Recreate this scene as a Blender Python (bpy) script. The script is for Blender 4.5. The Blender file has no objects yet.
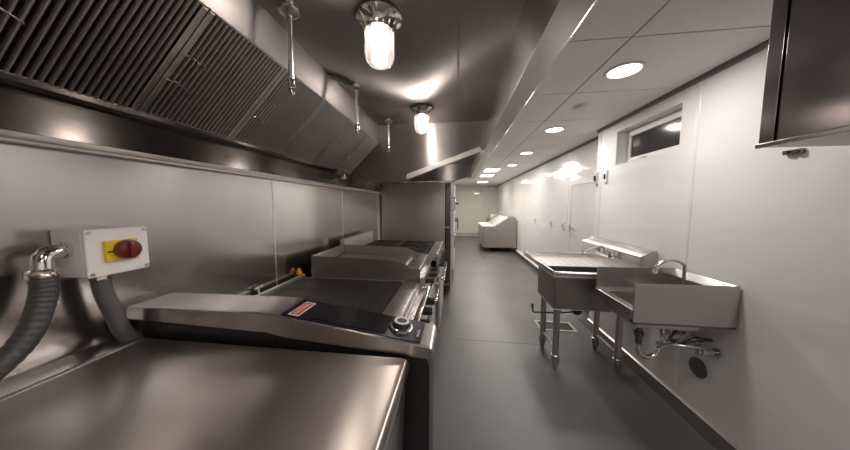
import bpy, bmesh, math
from mathutils import Vector, Matrix
from math import pi, sin, cos, radians, atan, tan
scn = bpy.context.scene
COL = scn.collection
# ------------------------------------------------------------------ materials
def mat(name, base, rough=.5, metal=0., aniso=0., spec=.5, coat=0., emit=None, estr=0., brush=None, bumps=0., noise=None, alpha=None):
    """brush = (sx,sy,sz) scale of the stretched noise that gives a brushed grain; noise = (scale, amount) colour mottling"""
    m = bpy.data.materials.new(name); m.use_nodes = True
    nt = m.node_tree; p = nt.nodes['Principled BSDF']
    p.inputs['Base Color'].default_value = (*base, 1); p.inputs['Roughness'].default_value = rough
    p.inputs['Metallic'].default_value = metal; p.inputs['Anisotropic'].default_value = aniso
    p.inputs['Specular IOR Level'].default_value = spec; p.inputs['Coat Weight'].default_value = coat
    if emit: p.inputs['Emission Color'].default_value = (*emit, 1); p.inputs['Emission Strength'].default_value = estr
    if brush or noise:
        tc = nt.nodes.new('ShaderNodeTexCoord'); mp = nt.nodes.new('ShaderNodeMapping')
        nt.links.new(tc.outputs['Object'], mp.inputs['Vector'])
    if brush:
        mp.inputs['Scale'].default_value = brush
        n = nt.nodes.new('ShaderNodeTexNoise'); n.inputs['Scale'].default_value = 1; n.inputs['Detail'].default_value = 5
        nt.links.new(mp.outputs['Vector'], n.inputs['Vector'])
        mr = nt.nodes.new('ShaderNodeMapRange')
        mr.inputs['To Min'].default_value = max(.03, rough-.09); mr.inputs['To Max'].default_value = rough+.11
        mr.inputs['From Min'].default_value = .3; mr.inputs['From Max'].default_value = .7
        nt.links.new(n.outputs['Fac'], mr.inputs['Value']); nt.links.new(mr.outputs['Result'], p.inputs['Roughness'])
        if bumps:
            b = nt.nodes.new('ShaderNodeBump'); b.inputs['Strength'].default_value = bumps; b.inputs['Distance'].default_value = .002
            nt.links.new(n.outputs['Fac'], b.inputs['Height']); nt.links.new(b.outputs['Normal'], p.inputs['Normal'])
    if noise:
        n2 = nt.nodes.new('ShaderNodeTexNoise'); n2.inputs['Scale'].default_value = noise[0]; n2.inputs['Detail'].default_value = 6
        nt.links.new(tc.outputs['Object'], n2.inputs['Vector'])
        cr = nt.nodes.new('ShaderNodeMix'); cr.data_type = 'RGBA'
        cr.inputs[6].default_value = (*[c*(1-noise[1]) for c in base], 1); cr.inputs[7].default_value = (*[min(1, c*(1+noise[1])) for c in base], 1)
        mr2 = nt.nodes.new('ShaderNodeMapRange'); mr2.inputs['From Min'].default_value = .35; mr2.inputs['From Max'].default_value = .65
        nt.links.new(n2.outputs['Fac'], mr2.inputs['Value']); nt.links.new(mr2.outputs['Result'], cr.inputs[0])
        nt.links.new(cr.outputs[2], p.inputs['Base Color'])
    return m
SC = (.56, .53, .52)
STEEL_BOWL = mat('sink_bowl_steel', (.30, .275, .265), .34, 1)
STEEL_PREP = mat('prep_table_steel', (.40, .38, .35), .4, 1)
def steel(name, base, rough, grain, tangent, aniso=.6, var=.05, wave=.0):
    """sheet metal with a fine directional grain; tangent = direction across the grain, the way highlights spread"""
    m = mat(name, base, rough, 1, aniso)
    nt = m.node_tree; p = nt.nodes['Principled BSDF']
    tc = nt.nodes.new('ShaderNodeTexCoord'); mp = nt.nodes.new('ShaderNodeMapping'); mp.inputs['Scale'].default_value = grain
    n = nt.nodes.new('ShaderNodeTexNoise'); n.inputs['Scale'].default_value = 1; n.inputs['Detail'].default_value = 1
    nt.links.new(tc.outputs['Object'], mp.inputs['Vector']); nt.links.new(mp.outputs['Vector'], n.inputs['Vector'])
    mr = nt.nodes.new('ShaderNodeMapRange'); mr.inputs['From Min'].default_value = .3; mr.inputs['From Max'].default_value = .7
    mr.inputs['To Min'].default_value = rough-var; mr.inputs['To Max'].default_value = rough+var
    nt.links.new(n.outputs['Fac'], mr.inputs['Value'])
    if var: nt.links.new(mr.outputs['Result'], p.inputs['Roughness'])
    c = nt.nodes.new('ShaderNodeCombineXYZ')
    for k in range(3): c.inputs[k].default_value = tangent[k]
    nt.links.new(c.outputs[0], p.inputs['Tangent'])
    if wave:   # the slight waviness of thin sheet
        w = nt.nodes.new('ShaderNodeTexNoise'); w.inputs['Scale'].default_value = 2.2; w.inputs['Detail'].default_value = 1
        nt.links.new(tc.outputs['Object'], w.inputs['Vector'])
        b = nt.nodes.new('ShaderNodeBump'); b.inputs['Strength'].default_value = 1; b.inputs['Distance'].default_value = wave
        nt.links.new(w.outputs['Fac'], b.inputs['Height']); nt.links.new(b.outputs['Normal'], p.inputs['Normal'])
    return m
STEEL_Y = steel('brushed_steel_lengthwise', SC, .27, (40, 3, 40), (1, 0, 1), .6, 0)
STEEL_X = steel('brushed_steel_crosswise', SC, .27, (3, 40, 40), (0, 1, 1), .5, 0)
STEEL_LID = steel('brushed_steel_lid', (.82, .75, .70), .32, (3, 40, 40), (0, 1, 1), .7, .01, .012)
STEEL_V = steel('brushed_steel_upright', SC, .3, (40, 40, 3), (1, 1, 0), .5, 0)
STEEL_SIDE = steel('brushed_steel_fridge', (.68, .62, .575), .36, (3, 40, 40), (0, 1, 1), .5, 0)
STEEL_WALL = steel('brushed_steel_wall', (.54, .515, .505), .20, (40, 3, 40), (1, 0, 1), .3, .01, .005)
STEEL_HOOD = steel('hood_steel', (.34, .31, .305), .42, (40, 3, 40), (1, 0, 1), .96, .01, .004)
STEEL_BAND = steel('hood_band_steel', (.46, .43, .42), .45, (40, 3, 40), (1, 0, 1), .5, .01)
STEEL_END = steel('hood_end_steel', (.40, .37, .355), .34, (3, 40, 40), (0, 0, 1), .9, .01, .006)
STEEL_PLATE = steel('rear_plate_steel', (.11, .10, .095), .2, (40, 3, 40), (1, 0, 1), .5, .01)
STEEL_SPLASH = mat('griddle_splash_steel', (.34, .31, .29), .5, 1)
FRAME = mat('filter_frame_steel', (.60, .56, .54), .3, 1)
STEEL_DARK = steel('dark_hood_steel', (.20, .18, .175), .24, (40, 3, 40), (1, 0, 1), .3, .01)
STEEL_FILTER = mat('filter_steel', (.50, .46, .445), .36, 1)
CHROME = mat('chrome', (.72, .70, .68), .08, 1)
GALV = mat('galvanised_pipe', (.62, .60, .58), .3, 1, noise=(30, .12))
FILM = mat('pale_steel_flange', (.80, .76, .73), .42, 1)
DARK = mat('black_recess', (.012, .011, .011), .7)
BLACKP = mat('black_plastic', (.018, .017, .017), .35)
IRON = mat('cast_iron', (.035, .032, .030), .55, noise=(25, .3))
GRILL = mat('grill_iron', (.085, .073, .066), .45, .6, noise=(25, .25))
GLASSP = mat('dark_glass_panel', (.012, .012, .022), .13, 0, coat=1)
NAVY = mat('navy_fascia', (.006, .006, .022), .22)
SCREEN = mat('display_glass', (.008, .008, .010), .14, 0)
WALLW = mat('white_wall_panel', (.74, .72, .715), .11, 0, noise=(.7, .02))
def ripple(m):
    nt = m.node_tree; p = nt.nodes['Principled BSDF']; tc = nt.nodes.new('ShaderNodeTexCoord'); mp = nt.nodes.new('ShaderNodeMapping')
    mp.inputs['Scale'].default_value = (3, 1.2, 4); w = nt.nodes.new('ShaderNodeTexNoise'); w.inputs['Scale'].default_value = 1.6; w.inputs['Detail'].default_value = 1
    b = nt.nodes.new('ShaderNodeBump'); b.inputs['Distance'].default_value = .006
    nt.links.new(tc.outputs['Object'], mp.inputs['Vector']); nt.links.new(mp.outputs['Vector'], w.inputs['Vector'])
    nt.links.new(w.outputs['Fac'], b.inputs['Height']); nt.links.new(b.outputs['Normal'], p.inputs['Normal'])
ripple(WALLW)
WALLE = mat('white_painted_wall', (.70, .68, .63), .5, noise=(1, .02))
STRIP = mat('white_joint_strip', (.70, .685, .675), .3)
TILE = mat('ceiling_tile', (.80, .775, .765), .75, noise=(40, .03))
TBAR = mat('ceiling_grid_bar', (.10, .098, .097), .6)
CROWN = mat('grey_wall_angle', (.22, .21, .21), .5)
FLOOR = mat('grey_epoxy_floor', (.080, .078, .080), .45, coat=.6, noise=(1.6, .22))
FLOOR.node_tree.nodes['Principled BSDF'].inputs['Coat Roughness'].default_value = .42
COVE = mat('dark_cove_base', (.055, .052, .052), .4)
WHITEP = mat('white_plastic', (.74, .72, .70), .4)
BOXW = mat('pale_grey_enclosure', (.86, .84, .825), .45)
YEL = mat('yellow_plastic', (.80, .56, .02), .35)
RED = mat('dark_red_plastic', (.15, .010, .008), .2, coat=.6)
REDS = mat('red_badge', (.55, .05, .05), .4)
WHT = mat('white_lettering', (.75, .72, .72), .5)
ORANGE = mat('orange_connector', (.85, .38, .02), .4)
HOSE = mat('grey_flexible_conduit', (.10, .095, .095), .45)
HOSED = mat('ribbed_conduit', (.06, .057, .057), .4)
PANE = mat('dark_window_glass', (.035, .031, .030), .12)
WCAB = mat('dark_polished_steel', (.17, .15, .15), .2, 1)
BULB = mat('lit_bulb', (1, 1, 1), .5, emit=(1, .90, .82), estr=80)
LED = mat('lit_led_diffuser', (1, 1, 1), .5, emit=(1, .95, .91), estr=14)
LEDP = mat('lit_light_panel', (1, 1, 1), .5, emit=(1, .93, .82), estr=6)
def jar_mat():
    m = bpy.data.materials.new('clear_jar_glass'); m.use_nodes = True; nt = m.node_tree; nt.nodes.clear()
    o = nt.nodes.new('ShaderNodeOutputMaterial'); mx = nt.nodes.new('ShaderNodeMixShader')
    t = nt.nodes.new('ShaderNodeBsdfTransparent'); g = nt.nodes.new('ShaderNodeBsdfGlossy'); f = nt.nodes.new('ShaderNodeLayerWeight')
    t.inputs[0].default_value = (.93, .92, .91, 1); g.inputs['Roughness'].default_value = .12; f.inputs[0].default_value = .35
    nt.links.new(f.outputs['Facing'], mx.inputs[0]); nt.links.new(t.outputs[0], mx.inputs[1]); nt.links.new(g.outputs[0], mx.inputs[2])
    hz_ = nt.nodes.new('ShaderNodeBsdfTranslucent'); hz_.inputs[0].default_value = (.9, .88, .86, 1); m2 = nt.nodes.new('ShaderNodeMixShader'); m2.inputs[0].default_value = .05
    nt.links.new(mx.outputs[0], m2.inputs[1]); nt.links.new(hz_.outputs[0], m2.inputs[2]); nt.links.new(m2.outputs[0], o.inputs[0]); return m
JAR = jar_mat()

# ------------------------------------------------------------------ geometry helpers
class MB:
    def __init__(s): s.bm = bmesh.new()
    def box(s, x0, y0, z0, x1, y1, z1, M=None):
        r = bmesh.ops.create_cube(s.bm, size=1)['verts']
        for v in r:
            v.co = Vector(((x0+x1)/2+v.co.x*(x1-x0), (y0+y1)/2+v.co.y*(y1-y0), (z0+z1)/2+v.co.z*(z1-z0)))
            if M: v.co = M @ v.co
        return s
    def prism(s, pts, axis, a, b):
        """pts: 2-D outline in the other two axes (x,y,z order kept), extruded along axis from a to b"""
        def mk(p, t):
            if axis == 'y': return Vector((p[0], t, p[1]))
            if axis == 'x': return Vector((t, p[0], p[1]))
            return Vector((p[0], p[1], t))
        A = [s.bm.verts.new(mk(p, a)) for p in pts]; B = [s.bm.verts.new(mk(p, b)) for p in pts]
        n = len(pts); fs = [s.bm.faces.new(A), s.bm.faces.new(list(reversed(B)))]
        for i in range(n): fs.append(s.bm.faces.new([A[i], B[i], B[(i+1) % n], A[(i+1) % n]]))
        bmesh.ops.recalc_face_normals(s.bm, faces=fs); return s
    def tube(s, pts, r, seg=12, cap=True, smooth=0):
        pts = [Vector(p) for p in pts]
        if smooth:
            q = []; n = len(pts)
            for i in range(n-1):
                p0, p1, p2, p3 = pts[max(i-1, 0)], pts[i], pts[i+1], pts[min(i+2, n-1)]
                for k in range(smooth):
                    t = k/smooth
                    q.append(.5*((2*p1)+(-p0+p2)*t+(2*p0-5*p1+4*p2-p3)*t*t+(-p0+3*p1-3*p2+p3)*t**3))
            q.append(pts[-1]); pts = q
        n = len(pts); rs = r if isinstance(r, (list, tuple)) else [r]*n
        if len(rs) != n: rs = [rs[min(int(i*len(rs)/n), len(rs)-1)] for i in range(n)]
        up = None; rings = []
        for i, p in enumerate(pts):
            d = (pts[min(i+1, n-1)]-pts[max(i-1, 0)])
            if d.length < 1e-7: d = Vector((0, 0, 1))
            d.normalize()
            if up is None:
                up = Vector((0, 0, 1)) if abs(d.z) < .9 else Vector((1, 0, 0))
            u = d.cross(up)
            if u.length < 1e-5: u = d.cross(Vector((.3, 1, .2)))
            u.normalize(); w = u.cross(d).normalized(); up = w
            rings.append([s.bm.verts.new(p+rs[i]*(cos(2*pi*k/seg)*u+sin(2*pi*k/seg)*w)) for k in range(seg)])
        fs = []
        for i in range(n-1):
            for k in range(seg):
                fs.append(s.bm.faces.new([rings[i][k], rings[i][(k+1) % seg], rings[i+1][(k+1) % seg], rings[i+1][k]]))
        if cap: fs.append(s.bm.faces.new(rings[0])); fs.append(s.bm.faces.new(list(reversed(rings[-1]))))
        bmesh.ops.recalc_face_normals(s.bm, faces=fs); return s
    def cyl(s, p0, p1, r, r1=None, seg=24): return s.tube([p0, p1], [r, r if r1 is None else r1], seg)
    def lathe(s, prof, c, axis='z', seg=32, sgn=1):
        """prof: (radius, height) pairs turned about axis through c"""
        c = Vector(c); rings = []
        for r, h in prof:
            ring = []
            for k in range(seg):
                a = 2*pi*k/seg; r_ = max(r, .0004)
                if axis == 'z': v = Vector((r_*cos(a), r_*sin(a), h*sgn))
                elif axis == 'x': v = Vector((h*sgn, r_*cos(a), r_*sin(a)))
                else: v = Vector((r_*cos(a), h*sgn, r_*sin(a)))
                ring.append(s.bm.verts.new(c+v))
            rings.append(ring)
        fs = []
        for i in range(len(rings)-1):
            for k in range(seg): fs.append(s.bm.faces.new([rings[i][k], rings[i][(k+1) % seg], rings[i+1][(k+1) % seg], rings[i+1][k]]))
        fs.append(s.bm.faces.new(rings[0])); fs.append(s.bm.faces.new(list(reversed(rings[-1]))))
        bmesh.ops.recalc_face_normals(s.bm, faces=fs); return s
    def build(s, name, m, parent=None, bev=0., seg=2, kind=None, label=None):
        me = bpy.data.meshes.new(name)
        o = bpy.data.objects.new(name, me); COL.objects.link(o)
        off = Vector((0, 0, 0)); q = parent
        while q is not None: off += q.location; q = q.parent
        if parent is None and s.bm.verts:
            xs = [v.co for v in s.bm.verts]
            off = Vector(((min(v.x for v in xs)+max(v.x for v in xs))/2, (min(v.y for v in xs)+max(v.y for v in xs))/2, min(v.z for v in xs)))
            o.location = off
        for v in s.bm.verts: v.co -= off
        s.bm.to_mesh(me); s.bm.free()
        me.materials.append(m); me.shade_smooth(); me.set_sharp_from_angle(angle=radians(38))
        if parent is not None: o.parent = parent
        if bev:
            b = o.modifiers.new('bevel', 'BEVEL'); b.width = bev; b.segments = seg; b.limit_method = 'ANGLE'; b.angle_limit = radians(38)
            b.harden_normals = True
        if kind: o['kind'] = kind
        if label: o['label'] = label
        return o
def tag(o, label, cat, group=None):
    o['label'] = label; o['category'] = cat
    if group: o['group'] = group
    return o
def thing(name, label, cat, loc, group=None):
    o = bpy.data.objects.new(name, None); COL.objects.link(o); o.location = loc; o.empty_display_size = .1
    return tag(o, label, cat, group)
def dup(root, loc, label):
    def cp(o, par):
        c = o.copy(); COL.objects.link(c)
        if par is not None: c.parent = par
        for ch in list(o.children): cp(ch, c)
        return c
    r = cp(root, None); r.location = loc; r['label'] = label; return r
def struct(mb, name, m, bev=0.): return mb.build(name, m, None, bev, kind='structure')
def text_mesh(body, size, name, m, parent, loc, rot, extrude=.0006, align='CENTER', sx=1.):
    cu = bpy.data.curves.new(name+'_curve', 'FONT'); cu.body = body; cu.size = size; cu.extrude = extrude
    cu.align_x = align; cu.align_y = 'CENTER'
    t = bpy.data.objects.new(name+'_tmp', cu); COL.objects.link(t)
    bpy.context.view_layer.update()
    me = bpy.data.meshes.new_from_object(t.evaluated_get(bpy.context.evaluated_depsgraph_get()))
    bpy.data.objects.remove(t, do_unlink=True)
    o = bpy.data.objects.new(name, me); COL.objects.link(o); me.materials.clear(); me.materials.append(m)
    me.transform(Matrix.Diagonal((sx, 1, 1, 1)))
    me.transform(rot.to_4x4())
    off = Vector((0, 0, 0)); q = parent
    while q is not None: off += q.location; q = q.parent
    me.transform(Matrix.Translation(Vector(loc)-off)); o.parent = parent
    return o

# ------------------------------------------------------------------ setting
XL, XR, XF, YB, YE, ZC = -1.3, 1.72, 1.87, -1.5, 12.2, 2.4
YS = 3.40            # where the right wall steps back
struct(MB().box(XL-.1, YB-.1, -.1, XF+.1, YE+.1, 0), 'floor', FLOOR)
struct(MB().box(XL-.1, YB-.1, 0, XL, YE+.1, 2.75), 'wall_left', WALLE)
struct(MB().box(XL, YE, 0, XF, YE+.1, 2.75), 'wall_back', WALLE)
struct(MB().box(XL, YB-.1, 0, XF, YB, 2.75), 'wall_front', WALLE)
WY0, WY1, WZ0, WZ1 = 2.235, 3.03, 1.925, 2.28
w = MB()
w.box(XR, YB, 0, XF+.1, WY0, 2.75); w.box(XR, WY1, 0, XF+.1, YS, 2.75)
w.box(XR, WY0, 0, XF+.1, WY1, WZ0); w.box(XR, WY0, WZ1, XF+.1, WY1, 2.75)
w.box(XF, YS, 0, XF+.1, YE, 2.75)
struct(w, 'wall_right', WALLW)
# ceiling: grid of inset tiles from the hood to the right wall, slab above
struct(MB().box(XL-.1, YB-.1, 2.62, XF+.1, YE+.1, 2.75), 'ceiling', WALLE)
ys = [.185+.69*k-1.38 for k in range(0, 20)]
HX = .395
tiles = MB(); bars = MB(); yy = [YB]+[y for y in ys if YB+.1 < y < YE-.1]+[YE]
xx = [HX, .935, XF]
for i in range(len(yy)-1):
    for j in range(2):
        tiles.box(xx[j]+.004, yy[i]+.004, ZC, xx[j+1]-.004, yy[i+1]-.004, ZC+.02)
bars.box(HX, YB, ZC+.006, XF, YE, ZC+.022)
struct(bars, 'trim_1', TBAR)
struct(tiles, 'ceiling_2', TILE, .002)
LY = 5.75           # far end of the hoods; white ceiling beyond it
struct(MB().box(XL, LY+.01, ZC+.001, HX, YE, ZC+.05), 'ceiling_3', TILE)
# wall angle under the ceiling, right
struct(MB().prism([(XR, ZC-.03), (XR-.012, ZC-.03), (XR-.012, ZC-.006), (XR-.03, ZC-.006), (XR-.03, ZC), (XR, ZC)], 'y', YB, YS), 'trim_2', CROWN)
struct(MB().prism([(XF, ZC-.03), (XF-.012, ZC-.03), (XF-.012, ZC-.006), (XF-.03, ZC-.006), (XF-.03, ZC), (XF, ZC)], 'y', YS, YE), 'trim_3', CROWN)
# joint strips on right wall
n = 4
for y, x in ((-.15, XR), (2.10, XR), (3.30, XR), (4.55, XF), (5.9, XF), (7.3, XF), (9.2, XF)):
    struct(MB().prism([(x, y-.016), (x-.002, y-.014), (x-.004, y-.006), (x-.004, y+.006), (x-.002, y+.014), (x, y+.016)], 'z', .02 if x == XR else .1, ZC-.03), 'trim_%d' % n, STRIP); n += 1
# raised base channel with a steel cap along the right wall
struct(MB().prism([(1.588, 0), (1.592, .005), (1.70, .008), (1.70, 0)], 'y', YB, YS), 'baseboard_right', COVE)
struct(MB().box(-.02, 2.698, 0, .95, 2.704, .0012), 'trim_%d' % n, COVE); n += 1
struct(MB().prism([(1.70, 0), (1.70, .010), (1.71, .016), (XR, .018), (XR, 0)], 'y', YB, YS), 'trim_%d' % n, FILM); n += 1
struct(MB().box(1.79, YS, 0, XF, 7.9, .09), 'baseboard_right_2', COVE)
struct(MB().box(1.80, YS, .09, XF, 7.9, .10), 'trim_%d' % n, WALLW); n += 1
struct(MB().box(1.775, YS, .09, 1.80, 7.9, .102), 'trim_%d' % n, STEEL_Y, .001); n += 1
struct(MB().box(XL, YE-.03, 0, XF, YE, .12), 'baseboard_back', WALLE, .003)
# window, set deep in the wall
fr = MB(); a, b, c, d = WY0, WY1, WZ0, WZ1; fx0, fx1 = 1.82, 1.86
fr.box(fx0, a, c, fx1, b, c+.065).box(fx0, a, d-.065, fx1, b, d).box(fx0, a, c+.065, fx1, a+.06, d-.065).box(fx0, b-.06, c+.065, fx1, b, d-.065)
wf = MB().box(fx0+.015, a+.045, c+.045, fx0+.021, b-.045, d-.045).build('window_1', PANE, None, kind='structure')
def kid(mb, name, m, parent, bev=0., **k): return mb.build(name, m, parent, bev, **k)
kid(fr, 'window_frame', WHITEP, wf, .005)
kid(MB().box(fx0-.012, a+.05, c+.02, fx0, b-.25, c+.040).tube([(fx0-.012, 2.70, c+.03), (fx0-.05, 2.72, c+.03), (fx0-.055, 2.78, c+.022), (fx0-.05, 2.88, c+.02)], .008, 8), 'window_handle', WHITEP, wf)
# seal edge
kid(MB().box(fx0+.01, a+.045, c+.045, fx0+.014, b-.045, c+.052).box(fx0+.01, a+.045, d-.052, fx0+.014, b-.045, d-.045), 'window_seal', DARK, wf)
# back door
dr = struct(MB().box(-.02, YE-.05, .16, 1.12, YE-.012, 2.12), 'door_1', WALLE, .004)
kid(MB().box(-.08, YE-.06, .12, -.02, YE-.01, 2.18).box(1.12, YE-.06, .12, 1.18, YE-.01, 2.18).box(-.02, YE-.06, 2.12, 1.12, YE-.01, 2.18), 'door_frame', STRIP, dr, .003)
kid(MB().cyl((1.0, YE-.05, 1.02), (1.0, YE-.11, 1.02), .022).tube([(1.0, YE-.11, 1.02), (.88, YE-.11, 1.02)], .011, 10), 'door_handle', CHROME, dr)
kid(MB().box(.80, YE-.11, 2.0, 1.05, YE-.05, 2.06).box(.98, YE-.14, 2.06, 1.14, YE-.12, 2.075).box(1.11, YE-.14, 2.06, 1.14, YE-.05, 2.075), 'door_closer', GALV, dr, .002)
kid(MB().box(-.02, YE-.09, .11, 1.12, YE-.012, .16), 'door_sill', GALV, dr, .002)
# access door in the right wall
d2 = struct(MB().box(XF-.02, 3.62, .14, XF, 4.36, 1.80), 'door_2', WALLW, .003)
kid(MB().box(XF-.026, 3.585, .14, XF, 3.62, 1.84).box(XF-.026, 4.36, .14, XF, 4.395, 1.84).box(XF-.026, 3.62, 1.80, XF, 4.36, 1.84), 'door_frame', STRIP, d2, .003)
kid(MB().cyl((XF-.02, 4.28, 1.12), (XF-.06, 4.28, 1.12), .014).box(XF-.07, 4.265, 1.06, XF-.056, 4.295, 1.18), 'door_handle', CHROME, d2, .003)
# far corner post and pipe
struct(MB().box(1.38, YE-.07, .12, 1.46, YE-.01, ZC), 'trim_%d' % n, STRIP, .004); n += 1

# ------------------------------------------------------------------ exhaust hoods
def make_hood(y0, y1, start, first, end_label):
    h = thing('exhaust_hood', first, 'hood', (0, y0, 1.7))
    # ceiling of the hood, with one pressed seam, left upper band, front skirt and lip
    m = MB()
    m.box(-.9, y0, 2.395, -.006, y1, 2.41); m.box(.006, y0, 2.395, .29, y1, 2.41); m.box(-.01, y0, 2.40, .01, y1, 2.41)
    kid(m, 'hood_top', STEEL_HOOD, h)
    kid(MB().prism([(-.935, 2.41), (-.945, 2.222), (-.935, 2.214), (-.922, 2.214), (-.915, 2.222), (-.893, 2.395), (-.893, 2.41)], 'y', y0, y1), 'upper_band', STEEL_BAND, h)
    kid(MB().prism([(.29, 2.41), (.29, 2.092), (.292, 2.085), (.39, 2.078), (.395, 2.082), (.395, 2.41), (.383, 2.41), (.383, 2.096), (.304, 2.10), (.304, 2.41)], 'y', y0, y1), 'front_skirt', STEEL_Y, h)
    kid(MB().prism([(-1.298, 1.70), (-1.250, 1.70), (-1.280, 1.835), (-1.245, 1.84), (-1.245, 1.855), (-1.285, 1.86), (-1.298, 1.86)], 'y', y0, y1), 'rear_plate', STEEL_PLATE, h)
    kid(MB().prism([(-1.30, 1.668), (-1.240, 1.668), (-1.238, 1.676), (-1.245, 1.682), (-1.252, 1.70), (-1.298, 1.70)], 'y', y0, y1), 'rear_rail', FILM, h)
    # dark plenum behind the filters
    kid(MB().prism([(-1.298, 1.86), (-1.27, 1.86), (-.93, 2.19), (-.93, 2.41), (-1.298, 2.41)], 'y', y0+.01, y1-.01), 'plenum', DARK, h)
    # filters: ridges run up the slope
    A = Vector((-1.262, 0, 1.862)); B = Vector((-.905, 0, 2.212)); D = (B-A); L = D.length; D.normalize(); N = Vector((D.z, 0, -D.x)) # N points down to the room
    def sl(t, y, q): v = A+D*t+N*q; return Vector((v.x, y, v.z))
    y = start; 
    while y < y1-.3:
        wd = .405
        f = MB(); e = .009
        # frame
        for (t0, t1, ya, yb) in ((0, e, y, y+wd-.004), (L-e, L, y, y+wd-.004), (e, L-e, y, y+e+.012), (e, L-e, y+wd-e-.016, y+wd-.004)):
            vs = [f.bm.verts.new(sl(t, yq, q)) for q in (0, .014) for (t, yq) in ((t0, ya), (t1, ya), (t1, yb), (t0, yb))]
            for ix in ((0, 1, 2, 3), (7, 6, 5, 4), (0, 4, 5, 1), (1, 5, 6, 2), (2, 6, 7, 3), (3, 7, 4, 0)): f.bm.faces.new([vs[i] for i in ix])
        bmesh.ops.recalc_face_normals(f.bm, faces=f.bm.faces[:])
        fo = kid(f, 'baffle_filter', FRAME, h, .002)
        g = MB(); nb = 18; p0 = y+e+.016; pw = (wd-2*e-.036)/nb
        for k in range(nb):
            yc = p0+pw*(k+.5); hw = pw*.31
            prof = [(yc-hw, 0), (yc-hw*.8, .011), (yc-hw*.35, .016), (yc+hw*.35, .016), (yc+hw*.8, .011), (yc+hw, 0)]
            a_ = [g.bm.verts.new(sl(e, py, q)) for py, q in prof]; b_ = [g.bm.verts.new(sl(L-e, py, q)) for py, q in prof]
            for i in range(len(prof)-1): g.bm.faces.new([a_[i], b_[i], b_[i+1], a_[i+1]])
            g.bm.faces.new([b_[0], a_[0], a_[-1], b_[-1]]); g.bm.faces.new(list(reversed(a_))); g.bm.faces.new(b_)
        bmesh.ops.recalc_face_normals(g.bm, faces=g.bm.faces[:])
        kid(g, 'baffles', STEEL_FILTER, fo)
        for t in (L*.36, L*.60):
            g = MB(); yc = y+.012
            g.tube([sl(t, yc-.012, .012), sl(t+.006, yc-.008, .030), sl(t+.012, yc+.012, .036), sl(t+.002, yc+.045, .030), sl(t-.006, yc+.07, .034), sl(t-.012, yc+.082, .026), sl(t-.014, yc+.084, .010)], .0028, 8, smooth=4)
            kid(g, 'filter_handle', CHROME, fo)
        y += wd
    # blank sloping plate from the last filter to the end
    vs = MB(); q = [vs.bm.verts.new(sl(t, yq, k)) for k in (0, .012) for (t, yq) in ((0, y), (L, y), (L, y1), (0, y1))]
    for ix in ((0, 1, 2, 3), (7, 6, 5, 4), (0, 4, 5, 1), (1, 5, 6, 2), (2, 6, 7, 3), (3, 7, 4, 0)): vs.bm.faces.new([q[i] for i in ix])
    bmesh.ops.recalc_face_normals(vs.bm, faces=vs.bm.faces[:])
    kid(vs, 'blank_plate', STEEL_DARK, h)
    # end panel
    ep = kid(MB().prism([(-1.285, 1.742), (-.65, 1.742), (-.55, 1.81), (.235, 2.085), (.30, 2.085), (.30, 2.395), (-1.285, 2.395)], 'y', y1-.012, y1), 'end_panel', STEEL_END, h)
    kid(MB().prism([(-.565, 1.775), (-.57, 1.835), (.232, 2.115), (.262, 2.075)], 'y', y1-.05, y1-.012), 'end_flange', FILM, ep, .002, label='pale flange along the sloping lower edge')
    kid(MB().box(-1.285, y1-.035, 1.735, -.60, y1-.012, 1.75), 'end_lip', STEEL_DARK, ep)
    return h
make_hood(-1.49, 2.85, -1.565+.405, 'long stainless hood above the cooking line, its baffle filters and sloping end panel facing us', 1)
make_hood(2.86, 5.75, 3.0, 'farther stainless hood above the tall fridge, mostly hidden behind the nearer one', 1)
# suppression drops: pipes hanging in the hood
def drop(x, y, zb, label, branch=False, light=False):
    t = thing('nozzle_pipe', label, 'pipe', (x, y, zb), 'fire suppression pipes under the hood')
    kid(MB().cyl((x, y, zb+.05), (x, y, 2.395), .0125, seg=14), 'pipe', GALV, t)
    kid(MB().lathe([(.02, .345), (.045, .36), (.045, .372), (.022, .385), (.022, .395)], (x, y, 2.0), seg=8), 'ceiling_flange', GALV, t)
    kid(MB().lathe([(.006, 0), (.009, .004), (.010, .02), (.016, .024), (.018, .05), (.018, .062), (.013, .07)], (x, y, zb), seg=10), 'nozzle', CHROME, t)
    if branch:
        kid(MB().tube([(x, y, 2.375), (-.905, 1.71, 2.385)], .01, 10).lathe([(.02, -.02), (.022, 0), (.02, .02)], (x, y, 2.375), seg=10), 'branch_pipe', STEEL_DARK, t)
drop(-.765, 1.12, 2.0, 'nearest vertical nozzle pipe hanging from the hood')
drop(-.757, 1.87, 2.03, 'nozzle pipe with a branch line to the hood band, second from the camera', True)
drop(-.727, 2.64, 2.05, 'farthest and shortest-looking nozzle pipe, next to the hood end panel')
# small sensor and clamp at the end of the filters
t = thing('fire_sensor', 'small pale fitting on the rear of the hood beyond the last filter', 'sensor', (-1.25, 2.66, 1.76))
kid(MB().box(-1.284, 2.635, 1.775, -1.235, 2.685, 1.835), 'sensor_body', WHITEP, t, .004)
kid(MB().tube([(-1.26, 2.7, 1.80), (-1.26, 2.75, 1.80)], .012, 10), 'cable_gland', GALV, t)
t = thing('grease_cup', 'dark steel drip fitting under the lower end of the filter row', 'grease cup', (-1.23, 2.42, 1.80))
kid(MB().prism([(-1.284, 1.84), (-1.16, 1.85), (-1.19, 1.79), (-1.284, 1.77)], 'y', 2.36, 2.54), 'cup', STEEL_DARK, t, .004)
kid(MB().tube([(-1.17, 2.37, 1.85), (-1.12, 2.42, 1.84), (-1.12, 2.50, 1.84), (-1.17, 2.55, 1.85)], .006, 8, smooth=4), 'bail', CHROME, t)

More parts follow.
